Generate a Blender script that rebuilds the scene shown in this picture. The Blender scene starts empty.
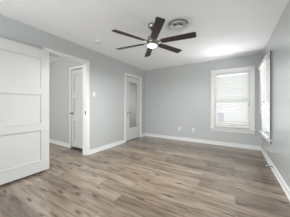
import bpy, bmesh, math, random
from math import radians as R, sin, cos, pi
from mathutils import Vector, Matrix
random.seed(4)
S = bpy.context.scene
COL = S.collection

# ---------------------------------------------------------------- camera
cd = bpy.data.cameras.new('camera'); cam = bpy.data.objects.new('camera', cd); COL.objects.link(cam)
cam.location = (0, 0, 1.13); cam.rotation_euler = (R(90), 0, R(31.5))
cd.sensor_width = 36; cd.lens = 18.25; cd.shift_y = -3/290; cd.clip_start = .02
S.camera = cam
# ---------------------------------------------------------------- world: bright overcast sky
w = bpy.data.worlds.new('world'); S.world = w; w.use_nodes = True
bg = w.node_tree.nodes['Background']; bg.inputs[0].default_value = (.98, .99, 1.0, 1); bg.inputs[1].default_value = .9
# ---------------------------------------------------------------- view
vs = S.view_settings
vs.view_transform = 'Standard'; vs.look = 'None'; vs.gamma = 1; vs.use_curve_mapping = False
vs.exposure = 0.02
# ---------------------------------------------------------------- daylight entering at the two windows, plus added fill lights
def area(name, loc, rot, sx, sy, power, col=(1,1,1)):
    l = bpy.data.lights.new(name, 'AREA'); l.shape = 'RECTANGLE'; l.size = sx; l.size_y = sy
    l.energy = power; l.color = col
    o = bpy.data.objects.new(name, l); COL.objects.link(o); o.location = loc; o.rotation_euler = rot
    return o
area('daylight_back_window', (-.09, 4.98, 1.30), (R(-90), 0, 0), .9, 1.6, 3, (.97, .99, 1))
area('daylight_right_window', (.86, 4.05, 1.30), (0, R(90), 0), 1.6, .9, 9, (.97, .99, 1))
area('ground_fill_far', (-.3, 7.7, -.30), (R(-176), 0, 0), 4.5, 3.0, 640, (.97, .99, 1))  # added lamp, throws fill up through the far blind onto the ceiling
area('ground_fill_right', (3.5, 3.9, -.34), (0, R(172), 0), 3.6, 4.2, 1250, (.97, .99, 1))  # added lamp, same upward fill through the right blind
area('rear_fill_light', (-1.15, -1.75, 1.30), (R(131), 0, 0), 2.8, 2.0, 68, (.96, .985, 1))  # added fill lamp behind the camera, brightens the whole room
area('hallway_fill_light', (-3.9, -.6, 1.7), (R(62), 0, 0), 1.4, 1.8, 40, (1, .99, .97))  # added fill lamp to brighten the hallway, out of view

# ---------------------------------------------------------------- materials
def new_mat(name):
    m = bpy.data.materials.new(name); m.use_nodes = True
    return m, m.node_tree.nodes, m.node_tree.links, m.node_tree.nodes['Principled BSDF']
def paint(name, col, rough=.5, var=.03, scale=3, bump=0.0, bscale=60, metal=0, coords='Object'):
    m, n, l, b = new_mat(name)
    tc = n.new('ShaderNodeTexCoord'); nz = n.new('ShaderNodeTexNoise'); nz.inputs['Scale'].default_value = scale
    nz.inputs['Detail'].default_value = 4
    l.new(tc.outputs[coords], nz.inputs['Vector'])
    mx = n.new('ShaderNodeMix'); mx.data_type = 'RGBA'
    mx.inputs[6].default_value = (*[max(0, c*(1-var)) for c in col], 1)
    mx.inputs[7].default_value = (*[min(1, c*(1+var)) for c in col], 1)
    l.new(nz.outputs['Fac'], mx.inputs[0]); l.new(mx.outputs[2], b.inputs['Base Color'])
    b.inputs['Roughness'].default_value = rough; b.inputs['Metallic'].default_value = metal
    if bump:
        n2 = n.new('ShaderNodeTexNoise'); n2.inputs['Scale'].default_value = bscale; n2.inputs['Detail'].default_value = 3
        l.new(tc.outputs[coords], n2.inputs['Vector'])
        bp = n.new('ShaderNodeBump'); bp.inputs['Strength'].default_value = bump; bp.inputs['Distance'].default_value = .01
        l.new(n2.outputs['Fac'], bp.inputs['Height']); l.new(bp.outputs[0], b.inputs['Normal'])
    return m
M = {}
M['wall'] = paint('grey_wall_paint', (.51, .525, .52), .42, .015, 1.5, .02, 60)
M['wall_satin'] = paint('grey_satin_wall_paint', (.47, .49, .485), .22, .015, 1.5)
M['wall_satin'].node_tree.nodes['Principled BSDF'].inputs['IOR'].default_value = 2.0
M['ceiling'] = paint('ceiling_paint', (.93, .94, .95), .8, .02, 2.5, .12, 45)
M['white'] = paint('white_trim_paint', (.77, .775, .76), .38, .01, 4)
M['door'] = paint('white_door_paint', (.62, .625, .605), .42, .01, 3)
M['plastic'] = paint('white_plastic', (.78, .79, .78), .4, .01, 6)
M['nickel'] = paint('brushed_nickel', (.40, .40, .36), .25, .06, 12, metal=1)
M['dark'] = paint('dark_metal', (.05, .048, .045), .4, .05, 9, metal=.4)
M['rubber'] = paint('white_rubber', (.7, .7, .68), .6)
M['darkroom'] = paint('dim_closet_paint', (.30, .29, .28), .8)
M['ventdark'] = paint('duct_sheet_metal', (.22, .22, .22), .6)
M['paper'] = paint('lavender_paper', (.74, .73, .78), .7, .03, 8)
M['strip'] = paint('painted_shade_grey', (.20, .20, .195), .5)  # dark tone painted for the shade line beside the casing
M['slot'] = paint('socket_slots', (.12, .12, .12), .5)

def blind_mat():
    m, n, l, b = new_mat('blind_vinyl')
    b.inputs['Base Color'].default_value = (.86, .87, .86, 1); b.inputs['Roughness'].default_value = .45
    out = n['Material Output']; tr = n.new('ShaderNodeBsdfTranslucent'); tr.inputs[0].default_value = (.9, .9, .89, 1)
    mx = n.new('ShaderNodeMixShader'); mx.inputs[0].default_value = .4
    l.new(b.outputs[0], mx.inputs[1]); l.new(tr.outputs[0], mx.inputs[2]); l.new(mx.outputs[0], out.inputs[0])
    return m
M['blind'] = blind_mat()
def glass_mat(name, rough=0.0):
    m, n, l, b = new_mat(name)
    out = n['Material Output']; t = n.new('ShaderNodeBsdfTransparent'); g = n.new('ShaderNodeBsdfGlossy')
    g.inputs['Roughness'].default_value = rough
    lw = n.new('ShaderNodeLayerWeight'); pw = n.new('ShaderNodeMath'); pw.operation = 'POWER'; pw.inputs[1].default_value = 4
    l.new(lw.outputs['Facing'], pw.inputs[0]); f = n.new('ShaderNodeMath'); f.operation = 'MULTIPLY_ADD'; f.inputs[1].default_value = .6; f.inputs[2].default_value = .04; l.new(pw.outputs[0], f.inputs[0])
    mx = n.new('ShaderNodeMixShader'); l.new(f.outputs[0], mx.inputs[0]); l.new(t.outputs[0], mx.inputs[1]); l.new(g.outputs[0], mx.inputs[2])
    l.new(mx.outputs[0], out.inputs[0]); return m
M['glass'] = glass_mat('window_glass')
def curtain_mat():
    m = paint('grey_gathered_curtain', (.62, .62, .62), .8, .04, 20)
    return m
M['curtain'] = curtain_mat()
def wood_blade():
    m, n, l, b = new_mat('dark_walnut')
    tc = n.new('ShaderNodeTexCoord'); mp = n.new('ShaderNodeMapping'); mp.inputs['Scale'].default_value = (2, 30, 30)
    nz = n.new('ShaderNodeTexNoise'); nz.inputs['Scale'].default_value = 2.5; nz.inputs['Detail'].default_value = 6
    cr = n.new('ShaderNodeValToRGB'); cr.color_ramp.elements[0].position = .3; cr.color_ramp.elements[1].position = .75
    cr.color_ramp.elements[0].color = (.016, .010, .008, 1); cr.color_ramp.elements[1].color = (.060, .036, .027, 1)
    l.new(tc.outputs['Object'], mp.inputs[0]); l.new(mp.outputs[0], nz.inputs[0]); l.new(nz.outputs['Fac'], cr.inputs[0])
    l.new(cr.outputs[0], b.inputs['Base Color']); b.inputs['Roughness'].default_value = .5
    return m
M['walnut'] = wood_blade()
def lamp_mat():
    m, n, l, b = new_mat('lit_lamp_glass')
    b.inputs['Base Color'].default_value = (.95, .95, .93, 1)
    b.inputs['Emission Color'].default_value = (1, .98, .94, 1); b.inputs['Emission Strength'].default_value = 3.0
    return m
M['lamp'] = lamp_mat()
def floor_mat():
    m, n, l, b = new_mat('oak_vinyl_planks')
    def node(t, **k):
        q = n.new(t)
        for a, v in k.items(): setattr(q, a, v)
        return q
    tc = node('ShaderNodeTexCoord')
    br = node('ShaderNodeTexBrick', offset=.37, offset_frequency=2)
    br.inputs['Scale'].default_value = 1; br.inputs['Color1'].default_value = (0, 0, 0, 1); br.inputs['Color2'].default_value = (1, 1, 1, 1)
    br.inputs['Mortar'].default_value = (.5, .5, .5, 1); br.inputs['Mortar Size'].default_value = .0022
    br.inputs['Mortar Smooth'].default_value = .3
    br.inputs['Brick Width'].default_value = 1.22; br.inputs['Row Height'].default_value = .18
    l.new(tc.outputs['Object'], br.inputs[0])
    # per plank offset for the grain
    sc = node('ShaderNodeVectorMath', operation='SCALE'); sc.inputs['Scale'].default_value = 13.0
    l.new(br.outputs['Color'], sc.inputs[0])
    ad = node('ShaderNodeVectorMath', operation='ADD'); l.new(tc.outputs['Object'], ad.inputs[0]); l.new(sc.outputs[0], ad.inputs[1])
    def noise(scale, sx, sy, detail=5, dist=0.0, rough=.55):
        mp = node('ShaderNodeMapping'); mp.inputs['Scale'].default_value = (sx, sy, 1); l.new(ad.outputs[0], mp.inputs[0])
        z = node('ShaderNodeTexNoise'); z.inputs['Scale'].default_value = scale; z.inputs['Detail'].default_value = detail
        z.inputs['Distortion'].default_value = dist; z.inputs['Roughness'].default_value = rough
        l.new(mp.outputs[0], z.inputs[0]); return z
    grain = noise(1.6, 1.6, 17, 7, .5)
    broad = noise(1.3, 1.0, 4.5, 3, .6)
    def ramp(src, stops):
        c = node('ShaderNodeValToRGB'); e = c.color_ramp.elements
        while len(e) < len(stops): e.new(.5)
        for i, (p, q) in enumerate(stops): e[i].position = p; e[i].color = (*q, 1)
        l.new(src, c.inputs[0]); return c
    base = ramp(br.outputs['Color'], [(0, (.125, .090, .064)), (.35, (.200, .150, .108)), (.7, (.235, .182, .136)), (1, (.290, .230, .176))])
    g = ramp(grain.outputs['Fac'], [(.30, (.38, .34, .30)), (.44, (.82, .80, .77)), (.60, (1.12, 1.12, 1.12))])
    bd = ramp(broad.outputs['Fac'], [(.30, (.60, .55, .50)), (.47, (1, 1, 1)), (.8, (1.12, 1.14, 1.16))])
    def mult(a, c, fac=1):
        x = node('ShaderNodeMix', data_type='RGBA', blend_type='MULTIPLY'); x.inputs[0].default_value = fac
        l.new(a, x.inputs[6]); l.new(c, x.inputs[7]); return x.outputs[2]
    c = mult(mult(base.outputs[0], g.outputs[0]), bd.outputs[0])
    # knots
    mp = node('ShaderNodeMapping'); mp.inputs['Scale'].default_value = (1.5, 5.2, 1); l.new(ad.outputs[0], mp.inputs[0])
    wn = node('ShaderNodeTexNoise'); wn.inputs['Scale'].default_value = 5; l.new(mp.outputs[0], wn.inputs[0])
    wm = node('ShaderNodeVectorMath', operation='SCALE'); wm.inputs['Scale'].default_value = .22; l.new(wn.outputs['Color'], wm.inputs[0])
    wa = node('ShaderNodeVectorMath', operation='ADD'); l.new(mp.outputs[0], wa.inputs[0]); l.new(wm.outputs[0], wa.inputs[1])
    vo = node('ShaderNodeTexVoronoi', voronoi_dimensions='2D'); vo.inputs['Scale'].default_value = 1.0; l.new(wa.outputs[0], vo.inputs[0])
    kn = ramp(vo.outputs['Distance'], [(.03, (.12, .09, .07)), (.06, (.45, .40, .35)), (.12, (1, 1, 1))])
    c = mult(c, kn.outputs[0], .9)
    seam = node('ShaderNodeMix', data_type='RGBA'); seam.inputs[7].default_value = (.10, .078, .06, 1)
    sm = node('ShaderNodeMath', operation='MULTIPLY'); sm.inputs[1].default_value = .75
    l.new(br.outputs['Fac'], sm.inputs[0]); l.new(sm.outputs[0], seam.inputs[0]); l.new(c, seam.inputs[6])
    l.new(seam.outputs[2], b.inputs['Base Color'])
    b.inputs['Roughness'].default_value = .2; b.inputs['IOR'].default_value = 2.0
    bp = node('ShaderNodeBump'); bp.inputs['Strength'].default_value = .05; bp.inputs['Distance'].default_value = .002
    l.new(grain.outputs['Fac'], bp.inputs['Height']); l.new(bp.outputs[0], b.inputs['Normal'])
    return m
M['floor'] = floor_mat()
M['ground'] = paint('pale_gravel', (.55, .54, .50), .9, .1, 3)

# ---------------------------------------------------------------- helpers
def box(bm, x0, x1, y0, y1, z0, z1, bev=0.0):
    tb = bmesh.new(); bmesh.ops.create_cube(tb, size=1)
    for v in tb.verts:
        v.co = Vector(((x0+x1)/2+v.co.x*(x1-x0), (y0+y1)/2+v.co.y*(y1-y0), (z0+z1)/2+v.co.z*(z1-z0)))
    if bev: bmesh.ops.bevel(tb, geom=tb.edges[:], offset=bev, segments=2, profile=.5, affect='EDGES')
    merge(bm, tb)
def merge(bm, tb, mat=None):
    me = bpy.data.meshes.new('t'); tb.to_mesh(me); tb.free()
    if mat is not None: me.transform(mat)
    bm.from_mesh(me); bpy.data.meshes.remove(me)
def lathe(bm, prof, seg=40, mat=None, cap=True):
    tb = bmesh.new(); rings = []
    for r, z in prof:
        rings.append([tb.verts.new((max(r, 1e-5)*cos(2*pi*i/seg), max(r, 1e-5)*sin(2*pi*i/seg), z)) for i in range(seg)])
    for a, b in zip(rings, rings[1:]):
        for i in range(seg): tb.faces.new((a[i], a[(i+1) % seg], b[(i+1) % seg], b[i]))
    if cap:
        tb.faces.new(rings[0][::-1]); tb.faces.new(rings[-1])
    bmesh.ops.recalc_face_normals(tb, faces=tb.faces[:])
    for f in tb.faces: f.smooth = True
    merge(bm, tb, mat)
def tube(bm, pts, r, seg=8):
    tb = bmesh.new(); rings = []
    pts = [Vector(p) for p in pts]
    for i, p in enumerate(pts):
        d = (pts[min(i+1, len(pts)-1)] - pts[max(i-1, 0)]).normalized()
        u = d.orthogonal().normalized() if i == 0 else (u - d*u.dot(d)).normalized()
        v = d.cross(u)
        rings.append([tb.verts.new(p + r*(cos(2*pi*k/seg)*u + sin(2*pi*k/seg)*v)) for k in range(seg)])
    for a, b in zip(rings, rings[1:]):
        for k in range(seg): tb.faces.new((a[k], a[(k+1) % seg], b[(k+1) % seg], b[k]))
    tb.faces.new(rings[0][::-1]); tb.faces.new(rings[-1])
    for f in tb.faces: f.smooth = True
    merge(bm, tb)
def obj(name, bm, mat, parent=None, loc=None, rot=None):
    me = bpy.data.meshes.new(name); bm.to_mesh(me); bm.free(); me.materials.append(mat)
    o = bpy.data.objects.new(name, me); COL.objects.link(o)
    if parent: o.parent = parent
    if loc: o.location = loc
    if rot: o.rotation_euler = rot
    return o
def boxes(name, lst, mat, parent=None, bev=0.0):
    bm = bmesh.new()
    for q in lst: box(bm, *q, bev)
    return obj(name, bm, mat, parent)
def tag(o, label=None, cat=None, group=None, kind=None):
    if label: o['label'] = label
    if cat: o['category'] = cat
    if group: o['group'] = group
    if kind: o['kind'] = kind
    return o
def empty(name, loc, rot=(0, 0, 0)):
    o = bpy.data.objects.new(name, None); COL.objects.link(o); o.location = loc; o.rotation_euler = rot
    o.empty_display_size = .1; return o
BMe = bmesh.new

# ---------------------------------------------------------------- setting
XL, XR, YB, H, T = -2.87, .573, 4.69, 2.44, .12
YF = -1.6
FT = .0
tag(boxes('floor', [(-4.95, XR, YF, YB, -.1, 0)], M['floor']), 'brown oak plank floor running through room and hallway', 'floor', kind='structure')
tag(boxes('ceiling', [(-5.07, XR+T, YF, YB+T, H, H+.1)], M['ceiling']), 'flat off-white ceiling above the fan', 'ceiling', kind='structure')
DY0, DY1, DH = 1.32, 2.15, 2.08         # bedroom doorway in the left wall
CY0, CY1, CH = 3.555, 4.37, 2.06        # closet door
W1 = (-.52, .345, .50, 2.05)            # back window opening x0 x1 z0 z1
W2 = (3.62, 4.48, .50, 2.05)            # right window opening y0 y1 z0 z1
tag(boxes('wall_left', [(XL-T, XL, YF, DY0, 0, H), (XL-T, XL, DY0, DY1, DH, H), (XL-T, XL, DY1, CY0, 0, H),
    (XL-T, XL, CY0, CY1, CH, H), (XL-T, XL, CY1, YB+T, 0, H)], M['wall']), 'light grey left wall with the doorway and narrow closet door', 'wall', kind='structure')
tag(boxes('wall_back', [(XL, W1[0], YB, YB+T, 0, H), (W1[1], XR+T, YB, YB+T, 0, H), (W1[0], W1[1], YB, YB+T, 0, W1[2]),
    (W1[0], W1[1], YB, YB+T, W1[3], H)], M['wall']), 'grey far wall with one blinded window and two wall plates', 'wall', kind='structure')
tag(boxes('wall_right', [(XR, XR+T, YF, W2[0], 0, H), (XR, XR+T, W2[1], YB, 0, H), (XR, XR+T, W2[0], W2[1], 0, W2[2]),
    (XR, XR+T, W2[0], W2[1], W2[3], H)], M['wall_satin']), 'pale grey right wall close to the viewer', 'wall', kind='structure')
HY = 2.32; HX0, HX1 = -3.735, -3.06
tag(boxes('wall_hallway', [(-4.95, HX0, HY, HY+.1, 0, H), (HX1, XL-T, HY, HY+.1, 0, H), (HX0, HX1, HY, HY+.1, 2.08, H)], M['wall']),
    'grey hallway wall seen through the open doorway', 'wall', kind='structure')
tag(boxes('wall_hallway_end', [(-5.07, -4.95, -.4, HY+.1, 0, H)], M['wall']), 'far end wall of the hallway past the doorway', 'wall', kind='structure')
# closets behind the doors
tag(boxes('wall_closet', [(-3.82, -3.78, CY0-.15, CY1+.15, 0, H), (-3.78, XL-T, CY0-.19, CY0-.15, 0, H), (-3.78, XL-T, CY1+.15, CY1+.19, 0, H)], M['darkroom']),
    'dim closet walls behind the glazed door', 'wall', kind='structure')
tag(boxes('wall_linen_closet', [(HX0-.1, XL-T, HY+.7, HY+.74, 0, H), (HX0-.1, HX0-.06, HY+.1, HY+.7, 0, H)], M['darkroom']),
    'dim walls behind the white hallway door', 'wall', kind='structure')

tag(boxes('wall_rear', [(XL-T, -2.6, YF-T, YF, 0, H), (.3, XR+T, YF-T, YF, 0, H), (-2.6, .3, YF-T, YF, 0, .25), (-2.6, .3, YF-T, YF, 2.35, H)], M['wall']), 'unseen wall behind the viewer with a wide opening added for fill light', 'wall', kind='structure')  # the opening is invented to go with the rear fill lamp
# baseboards (with a stepped top)
def base(name, segs, label):
    bm = BMe()
    for ax, s, e, pos, sg in segs:
        for th, z1 in ((.013, .085), (.008, .1)):
            a, b = sorted((pos, pos+sg*th))
            if ax == 'y': box(bm, a, b, s, e, 0.0 if z1 == .085 else .085, z1)
            else: box(bm, s, e, a, b, 0.0 if z1 == .085 else .085, z1)
        a, b = sorted((pos+sg*.013, pos+sg*.024))
        if ax == 'y': box(bm, a, b, s, e, 0, .016)
        else: box(bm, s, e, a, b, 0, .016)
    tag(obj(name, bm, M['white']), label, 'baseboard', kind='structure')
base('baseboard_left', [('y', YF, DY0-.075, XL, 1), ('y', DY1+.075, CY0-.075, XL, 1), ('y', CY1+.075, YB, XL, 1)], 'white baseboard along the left wall')
base('baseboard_back', [('x', XL+.024, XR-.024, YB, -1)], 'white baseboard along the far wall under the window')
base('baseboard_right', [('y', YF, YB, XR, -1)], 'white baseboard along the right wall with the door stop')
base('baseboard_hallway', [('x', -4.95, HX0-.065, HY, -1)], 'white baseboard along the hallway wall beyond the doorway')

# --- door leaf with recessed horizontal panels; local: x 0..w from hinge, y 0..th, z 0..h
def leaf_mesh(w, h, th, zs, stile=.115, glass=None):
    bm = BMe()
    box(bm, 0, stile, 0, th, 0, h); box(bm, w-stile, w, 0, th, 0, h)
    prev = 0
    for z0, z1 in zs:
        box(bm, stile, w-stile, 0, th, prev, z0); prev = z1
    box(bm, stile, w-stile, 0, th, prev, h)
    return bm
def panel(parent, x0, x1, z0, z1, th):
    bm = BMe()
    box(bm, x0, x1, .012, th-.012, z0, z1)
    o = obj('door_panel', bm, M['door'], parent)
    bm = BMe()                                   # sticking moulding around the recess, both faces
    for ya, yb in ((-.004, .0125), (th-.0125, th+.004)):
        for a in ((x0, x0+.014, z0, z1), (x1-.014, x1, z0, z1), (x0+.014, x1-.014, z0, z0+.014), (x0+.014, x1-.014, z1-.014, z1)):
            box(bm, a[0], a[1], ya, yb, a[2], a[3])
    obj('panel_moulding', bm, M['door'], o)
def knob(parent, x, z, y, sg, name='door_knob', mat='nickel'):
    bm = BMe()
    m = Matrix.Translation((x, y, z)) @ Matrix.Rotation(R(90)*sg, 4, 'X')
    lathe(bm, [(.031, 0), (.031, .006), (.013, .010), (.011, .032), (.022, .040), (.028, .052), (.025, .064), (.010, .070), (0, .070)], 28, m)
    return obj(name, bm, M[mat], parent)
def hinge(parent, x, y, z):
    bm = BMe(); lathe(bm, [(.007, -.045), (.007, .045), (.004, .050)], 12, Matrix.Translation((x, y, z)))
    obj('hinge', bm, M['white'], parent)

# bedroom door: folded back flat against the left wall
zs3 = [(.20, .73), (.83, 1.32), (1.42, 1.93)]
zs = zs3
bd = empty('door_1', (XL+.07, DY0-.005, .03), (0, 0, R(-90)))
bd_leaf = obj('door_leaf', leaf_mesh(.82, 2.045, .035, [(a-.03, b-.03) for a, b in zs]), M['door'], bd)
for a, b in zs: panel(bd, .115, .705, a-.03, b-.03, .035)
for z in (.2, 1.0, 1.82): hinge(bd, -.003, -.006, z)
knob(bd, .76, .93, .035, -1); knob(bd, .76, .93, 0, 1)
tag(bd, 'large white three-panel door swung flat against left wall', 'door', kind='structure')

def casing(name, parent, y0, y1, h, x, face, w=.07, th=.02):
    x0, x1 = sorted((x, x+face*th))
    return boxes(name, [(x0, x1, y0-w, y0, 0, h+w), (x0, x1, y1, y1+w, 0, h+w), (x0, x1, y0, y1, h, h+w)], M['white'], parent, .003)
# doorway frame
df = empty('trim_1', (0, 0, 0))
casing('casing', df, DY0, DY1, DH, XL, 1)
casing('casing', df, DY0, DY1, DH, XL-T, -1)
j = boxes('jamb', [(XL-T, XL, DY0, DY0+.018, 0, DH), (XL-T, XL, DY1-.018, DY1, 0, DH), (XL-T, XL, DY0+.018, DY1-.018, DH-.018, DH),
    (XL-.075, XL-.04, DY1-.03, DY1-.018, 0, DH-.018), (XL-.075, XL-.04, DY0+.018, DY0+.03, 0, DH-.018)], M['white'], df)
tag(boxes('strike_plate', [(XL-.036, XL-.004, DY1-.0195, DY1-.018, .93, 1.0)], M['dark'], df), 'dark metal strike plate')
tag(df, 'white casing and jamb around the open doorway', 'door frame', kind='structure')

# hallway door (hinged right, closed)
hd = empty('door_2', (HX0+.001, HY+.003, .045))
obj('door_leaf', leaf_mesh(.673, 2.02, .035, [(a-.03, b-.03) for a, b in zs], .10), M['door'], hd)
for a, b in zs: panel(hd, .10, .573, a-.03, b-.03, .035)
knob(hd, .05, .88, 0, 1, mat='nickel')
tag(hd, 'closed white panelled hallway door with small dark knob', 'door', kind='structure')
ht = boxes('trim_2', [(HX0-.06, HX0, HY-.016, HY, 0, 2.14), (HX1, XL-T-.022, HY-.016, HY, 0, 2.14), (HX0, HX1, HY-.016, HY, 2.08, 2.14)], M['white'], bev=.003)
tag(ht, 'white casing around the hallway door', 'door frame', kind='structure')

# closet door on left wall with tall glazed panel
cdr = empty('door_3', (XL-.012, CY0+.006, .02), (0, 0, R(90)))
# local x -> +y world, local y -> -x world (0 = room face)
cw = CY1-CY0-.012
gx0, gx1, gz0, gz1 = .165, .60, .385, 1.86
obj('door_leaf', (lambda bm: (box(bm, 0, gx0, 0, .035, 0, 2.03), box(bm, gx1, cw, 0, .035, 0, 2.03), box(bm, gx0, gx1, 0, .035, 0, gz0), box(bm, gx0, gx1, 0, .035, gz1, 2.03), bm)[-1])(BMe()), M['door'], cdr)
boxes('glass_moulding', [(gx0-.02, gx0+.012, -.008, .004, gz0-.02, gz1+.02), (gx1-.012, gx1+.02, -.008, .004, gz0-.02, gz1+.02),
    (gx0+.012, gx1-.012, -.008, .004, gz0-.02, gz0+.012), (gx0+.012, gx1-.012, -.008, .004, gz1-.012, gz1+.02)], M['door'], cdr)
boxes('glass_pane', [(gx0, gx1, .010, .014, gz0, gz1)], M['glass'], cdr)
bm = BMe(); N = 120; rows = []
for zz in (gz0+.01, gz1-.01):
    rows.append([bm.verts.new((gx0+.005+(gx1-gx0-.01)*i/N, .026+.006*sin(i/N*2*pi*11+.6*sin(i*.31)), zz)) for i in range(N+1)])
for i in range(N):
    f = bm.faces.new((rows[0][i], rows[0][i+1], rows[1][i+1], rows[1][i])); f.smooth = True
cu = obj('curtain', bm, M['curtain'], cdr); sol = cu.modifiers.new('thick', 'SOLIDIFY'); sol.thickness = .0015
tag(cu, 'grey gathered fabric behind the glass')
bm = BMe(); lathe(bm, [(.026, 0), (.026, .008), (.011, .011), (.011, .045), (0, .045)], 24, Matrix.Translation((.075, -.001, .885)) @ Matrix.Rotation(R(90), 4, 'X'))
ros = obj('door_handle', bm, M['nickel'], cdr)
bm = BMe(); tube(bm, [(.068, -.045, .885), (.09, -.048, .885), (.13, -.047, .882), (.175, -.042, .878)], .008, 10)
obj('lever', bm, M['dark'], ros)
bm = BMe(); lathe(bm, [(.024, 0), (.024, .007), (.012, .012), (0, .012)], 24, Matrix.Translation((.075, -.001, .80)) @ Matrix.Rotation(R(90), 4, 'X'))
obj('deadbolt', bm, M['nickel'], cdr)
tag(cdr, 'narrow white door with tall curtained glass near far corner', 'door', kind='structure')
cf = empty('trim_3', (0, 0, 0))
casing('casing', cf, CY0, CY1, CH, XL, 1)
boxes('jamb', [(XL-T, XL-.001, CY0-.0005, CY0+.004, 0, CH), (XL-T, XL-.001, CY1-.004, CY1, 0, CH), (XL-T, XL-.05, CY0+.004, CY0+.02, 0, CH), (XL-T, XL-.05, CY1-.02, CY1-.004, 0, CH)], M['white'], cf)
tag(cf, 'white casing around the narrow glazed door', 'door frame', kind='structure')

# ---------------------------------------------------------------- windows. local frame: x across, y = into the room negative, z up; wall face at y=0
def window(name, loc, rz, wd, z0, z1, label):
    e = empty(name, loc, (0, 0, rz)); h = wd/2; c = .085
    boxes('casing', [(-h-c, -h, -.018, 0, z0-.02, z1+c), (h, h+c, -.018, 0, z0-.02, z1+c), (-h, h, -.018, 0, z1, z1+c),
        (-h-c-.006, h+c+.006, -.026, 0, z1+c, z1+c+.014)], M['white'], e, .003)
    boxes('window_sill', [(-h-c-.015, h+c+.015, -.05, .05, z0-.028, z0-.002)], M['white'], e, .004)
    boxes('apron', [(-h-c+.005, h+c-.005, -.014, 0, z0-.10, z0-.028)], M['white'], e, .003)
    boxes('jamb', [(-h, -h+.015, 0, T, z0, z1), (h-.015, h, 0, T, z0, z1), (-h+.015, h-.015, 0, T, z1-.015, z1), (-h+.015, h-.015, .05, T, z0, z0+.02)], M['white'], e)
    zm = (z0+z1)/2-.04; a, b = -h+.015, h-.015; zb, zt = z0+.02, z1-.015
    for (q0, q1, y0, y1) in ((zb, zm+.02, .07, .092), (zm-.02, zt, .094, .114)):
        s = boxes('sash', [(a, a+.04, y0, y1, q0, q1), (b-.04, b, y0, y1, q0, q1), (a+.04, b-.04, y0, y1, q0, q0+.04), (a+.04, b-.04, y0, y1, q1-.04, q1)], M['white'], e)
        boxes('pane', [(a+.04, b-.04, (y0+y1)/2-.002, (y0+y1)/2+.002, q0+.04, q1-.04)], M['glass'], s)
    tag(e, label, 'window', kind='structure'); return e
cx1 = (W1[0]+W1[1])/2; w1 = W1[1]-W1[0]; cy2 = (W2[0]+W2[1])/2; w2 = W2[1]-W2[0]
window('window_1', (cx1, YB, 0), 0, w1, W1[2], W1[3], 'white framed sash window in the far wall')
win2 = window('window_2', (XR, cy2, 0), R(-90), w2, W2[2], W2[3], 'white framed sash window in the right wall beside the corner')

tag(boxes('edge_shade_strip', [(w2/2+.0855, w2/2+.0915, -.024, 0, .42, 2.15)], M['strip'], win2), 'thin dark strip standing in for shade on the near edge of the casing')  # modelled shadow line along the casing, not a real fitting
def blind(name, loc, rz, wd, ztop, zbot, y, tilt, label, tilt_low=None, valance=True, wand_x=-.4):
    e = empty(name, loc, (0, 0, rz)); h = wd/2
    boxes('headrail', [(-h, h, y-.022, y+.022, ztop-.045, ztop)], M['white'], e, .003)
    if valance: boxes('valance', [(-h-.004, h+.004, y-.036, y-.026, ztop-.075, ztop+.004), (-h-.004, -h+.004, y-.026, y+.02, ztop-.075, ztop+.004), (h-.004, h+.004, y-.026, y+.02, ztop-.075, ztop+.004)], M['white'], e, .003)
    bm = BMe(); n = int((ztop-.065-zbot-.03)/.054)
    for i in range(n):
        z = ztop-.075-.054*i; t = tilt if (tilt_low is None or z > (ztop+zbot)/2) else tilt_low
        tb = bmesh.new(); K = 4; up = []; dn = []
        for k in range(K+1):
            u = -.030+.060*k/K; cr = .003*(1-(u/.030)**2)
            up.append((u, cr+.0012)); dn.append((u, cr-.0012))
        loop = up+dn[::-1]
        A = [tb.verts.new((-h+.006, p[0], p[1])) for p in loop]; B = [tb.verts.new((h-.006, p[0], p[1])) for p in loop]
        L = len(loop)
        for k in range(L): tb.faces.new((A[k], A[(k+1) % L], B[(k+1) % L], B[k]))
        tb.faces.new(A[::-1]); tb.faces.new(B); bmesh.ops.recalc_face_normals(tb, faces=tb.faces[:])
        merge(bm, tb, Matrix.Translation((0, y, z)) @ Matrix.Rotation(t, 4, 'X'))
    obj('slats', bm, M['blind'], e)
    boxes('bottom_rail', [(-h+.006, h-.006, y-.025, y+.025, zbot, zbot+.018)], M['white'], e, .003)
    bm = BMe()
    for fx in (-.32, .32):
        for dy in (-.027, .027): tube(bm, [(fx*wd, y+dy, zbot+.01), (fx*wd, y+dy, ztop-.04)], .0012, 5)
    obj('ladder_cord', bm, M['white'], e)
    bm = BMe(); tube(bm, [(wand_x*wd, y-.036, ztop-.05), (wand_x*wd, y-.04, ztop-.85)], .004, 8)
    wn = obj('tilt_wand', bm, M['plastic'], e)
    bm = BMe(); lathe(bm, [(.004, .0), (.009, -.01), (.008, -.04), (.003, -.045)], 12, Matrix.Translation((wand_x*wd, y-.04, ztop-.845)))
    tag(obj('wand_tip', bm, M['nickel'], wn), 'small grey tip')
    tag(e, label, 'blind', 'white horizontal window blinds'); return e
blind('window_blind', (cx1, YB, 0), 0, w1-.034, W1[3]-.02, W1[2]+.024, .032, R(-47),
      'white horizontal slat blind inside the far wall window', None, valance=False, wand_x=.46)
blind('window_blind', (XR, cy2, 0), R(-90), 1.08, W2[3]+.02, W2[2]+.004, -.052, R(-47),
      'white horizontal slat blind mounted over right wall window near corner', None, True, wand_x=.35)

pl = boxes('paper_sheet', [(-.425, -.270, YB-.004, YB-.002, .66, .93)], M['paper'])
tag(pl, 'small pale lavender sheet against the lower left of far window blind', 'paper sheet')

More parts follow.
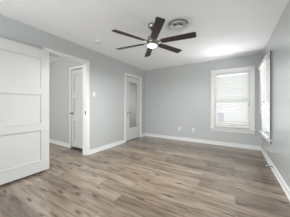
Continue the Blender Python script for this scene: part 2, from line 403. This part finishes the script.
# ---------------------------------------------------------------- ceiling fan
FX, FY = -1.152, 2.10
fan = empty('ceiling_fan', (FX, FY, H))
def lpart(name, prof, mat, parent, seg=48, loc=(0, 0, 0)):
    bm = BMe(); lathe(bm, prof, seg); return obj(name, bm, M[mat], parent, loc)
lpart('canopy', [(.068, 0), (.068, -.02), (.060, -.045), (.040, -.062), (.018, -.066)], 'nickel', fan)
lpart('downrod', [(.013, -.06), (.013, -.185)], 'nickel', fan, 20)
lpart('rod_collar', [(.020, -.150), (.028, -.165), (.032, -.190)], 'nickel', fan, 28)
lpart('motor_housing', [(.032, -.185), (.055, -.190), (.072, -.202), (.078, -.222), (.078, -.270), (.086, -.278), (.086, -.296), (.068, -.304)], 'nickel', fan)
lk = lpart('light_kit', [(.066, -.302), (.080, -.308), (.083, -.320), (.080, -.332), (.072, -.335)], 'nickel', fan)
tag(lpart('lamp_shade', [(.076, -.333), (.075, -.342), (.066, -.353), (.046, -.362), (.020, -.366), (0, -.367)], 'lamp', lk), 'glowing white glass shade')
lp = bpy.data.lights.new('fan_lamp', 'AREA'); lp.shape = 'DISK'; lp.size = .16; lp.energy = 66; lp.color = (.97, .99, 1)
lo = bpy.data.objects.new('fan_lamp', lp); COL.objects.link(lo); lo.parent = fan; lo.location = (0, 0, -.385)
for k in range(6):
    a = R(31.5) + R(36 + 60*k)
    bm = BMe(); tb = bmesh.new()                       # blade: rounded tapered board
    pts = []
    for x, y in ((.15, -.040), (.20, -.050), (.66, -.060), (.675, -.052), (.68, -.045)): pts.append((x, y))
    pts += [(x, -y) for x, y in pts[::-1]]
    vs_ = [tb.verts.new((x, y, 0)) for x, y in pts]; f = tb.faces.new(vs_)
    ex = bmesh.ops.extrude_face_region(tb, geom=[f])
    for v in ex['geom']:
        if isinstance(v, bmesh.types.BMVert): v.co.z -= .007
    bmesh.ops.recalc_face_normals(tb, faces=tb.faces[:]); merge(bm, tb)
    b = obj('blade', bm, M['walnut'], fan, (0, 0, -.285), (R(-13), 0, a))
    bm = BMe(); box(bm, .085, .24, -.016, .016, .000, .005, .002); box(bm, .17, .235, -.032, .032, .000, .004, .002)
    box(bm, .085, .10, -.02, .02, -.012, .012, .002)
    for sx, sy in ((.19, .02), (.19, -.02), (.225, 0)): lathe(bm, [(.005, -.0075), (.005, -.0095), (.002, -.0105)], 8, Matrix.Translation((sx, sy, 0)))
    obj('blade_bracket', bm, M['nickel'], b)
tag(fan, 'six-bladed dark wood ceiling fan with lit lamp hanging from ceiling', 'ceiling fan')

# ---------------------------------------------------------------- round ceiling vent
vent = empty('ceiling_vent', (-.78, 2.295, H))
lpart('flange', [(.225, 0), (.225, -.004), (.212, -.010), (.160, -.012), (.150, -.006), (.150, 0)], 'plastic', vent, 64)
tag(lpart('duct_opening', [(.150, -.0005), (.150, -.002), (0, -.002)], 'ventdark', vent, 48), 'dark recess of the vent')
for r0, r1 in ((.150, .118), (.106, .070)):
    lpart('cone_ring', [(r1, -.008), (r0-.008, -.040), (r0-.006, -.042), (r1+.004, -.0085)], 'plastic', vent, 56)
lpart('center_disc', [(.0, -.006), (.012, -.008), (.020, -.012), (.062, -.046), (.060, -.050), (.0, -.050)], 'plastic', vent, 40)
tag(vent, 'round white stepped air vent on the ceiling behind the fan', 'air vent')

# ---------------------------------------------------------------- smoke detector
sd = empty('smoke_detector', (-2.376, 2.05, H))
lpart('base', [(.066, 0), (.066, -.010), (.060, -.012)], 'plastic', sd)
lpart('cover', [(.060, -.012), (.058, -.026), (.050, -.036), (.030, -.040), (0, -.040)], 'plastic', sd)
lpart('test_button', [(.012, -.039), (.011, -.043), (0, -.043)], 'rubber', sd, 20)
tag(sd, 'small round white smoke detector on ceiling at left of fan', 'smoke detector')

# ---------------------------------------------------------------- switch, outlets
sw = empty('light_switch', (XL, 2.355, 1.40), (0, 0, R(90)))
boxes('faceplate', [(-.035, .035, -.005, 0, -.057, .057)], M['plastic'], sw, .002)
boxes('rocker', [(-.016, .016, -.009, -.005, -.033, .033)], M['plastic'], sw, .0015)
for z in (-.046, .046):
    bm = BMe(); lathe(bm, [(.003, 0), (.003, .0015)], 8, Matrix.Translation((0, -.005, z)) @ Matrix.Rotation(R(90), 4, 'X'))
    obj('screw', bm, M['plastic'], sw)
tag(sw, 'white light switch on left wall just right of the doorway', 'light switch')
def outlet(x, z):
    o = empty('wall_outlet', (x, YB, z))
    boxes('faceplate', [(-.035, .035, -.005, 0, -.057, .057)], M['plastic'], o, .002)
    for s in (-1, 1):
        c = boxes('socket', [(-.017, .017, -.008, -.005, s*.021-.014, s*.021+.014)], M['plastic'], o, .002)
        boxes('slots', [(-.008, -.006, -.0085, -.008, s*.021-.003, s*.021+.006), (.006, .008, -.0085, -.008, s*.021-.003, s*.021+.005), (-.002, .002, -.0085, -.008, s*.021-.010, s*.021-.006)], M['slot'], c)
    return o
o = outlet(-1.11, .376)
tag(o, 'white electrical outlet low on far wall, nearer the window', 'wall outlet')
cp = empty('cable_plate', (-1.55, YB, .377))
boxes('faceplate', [(-.035, .035, -.005, 0, -.057, .057)], M['plastic'], cp, .002)
bm = BMe(); lathe(bm, [(.008, 0), (.008, .004), (.005, .004), (.005, .014)], 16, Matrix.Translation((0, -.005, 0)) @ Matrix.Rotation(R(90), 4, 'X'))
obj('connector', bm, M['nickel'], cp)
tag(cp, 'pale wall plate low on far wall, farther from the window', 'wall plate')

# ---------------------------------------------------------------- door stop on right baseboard
ds = empty('door_stop', (XR-.013, 3.38, .055), (0, R(-90), 0))
lpart('mounting_plate', [(.016, 0), (.016, .004), (.008, .010)], 'dark', ds, 20)
bm = BMe(); pts = [(.007*cos(t*.7), .007*sin(t*.7), .008+.060*t/120) for t in range(121)]
tube(bm, pts, .0022, 5); obj('spring', bm, M['nickel'], ds)
lpart('rubber_tip', [(.008, .066), (.011, .070), (.011, .084), (.007, .088)], 'rubber', ds, 20)
tag(ds, 'small spring door stop on right wall baseboard', 'door stop')

# ground outside the windows
tag(boxes('ground', [(-12, 14, YB+T+.3, 18, -.45, -.4), (XR+T+.3, 14, -6, YB+T+.3, -.45, -.4)], M['ground']), 'pale ground outside the windows', 'ground', kind='structure')
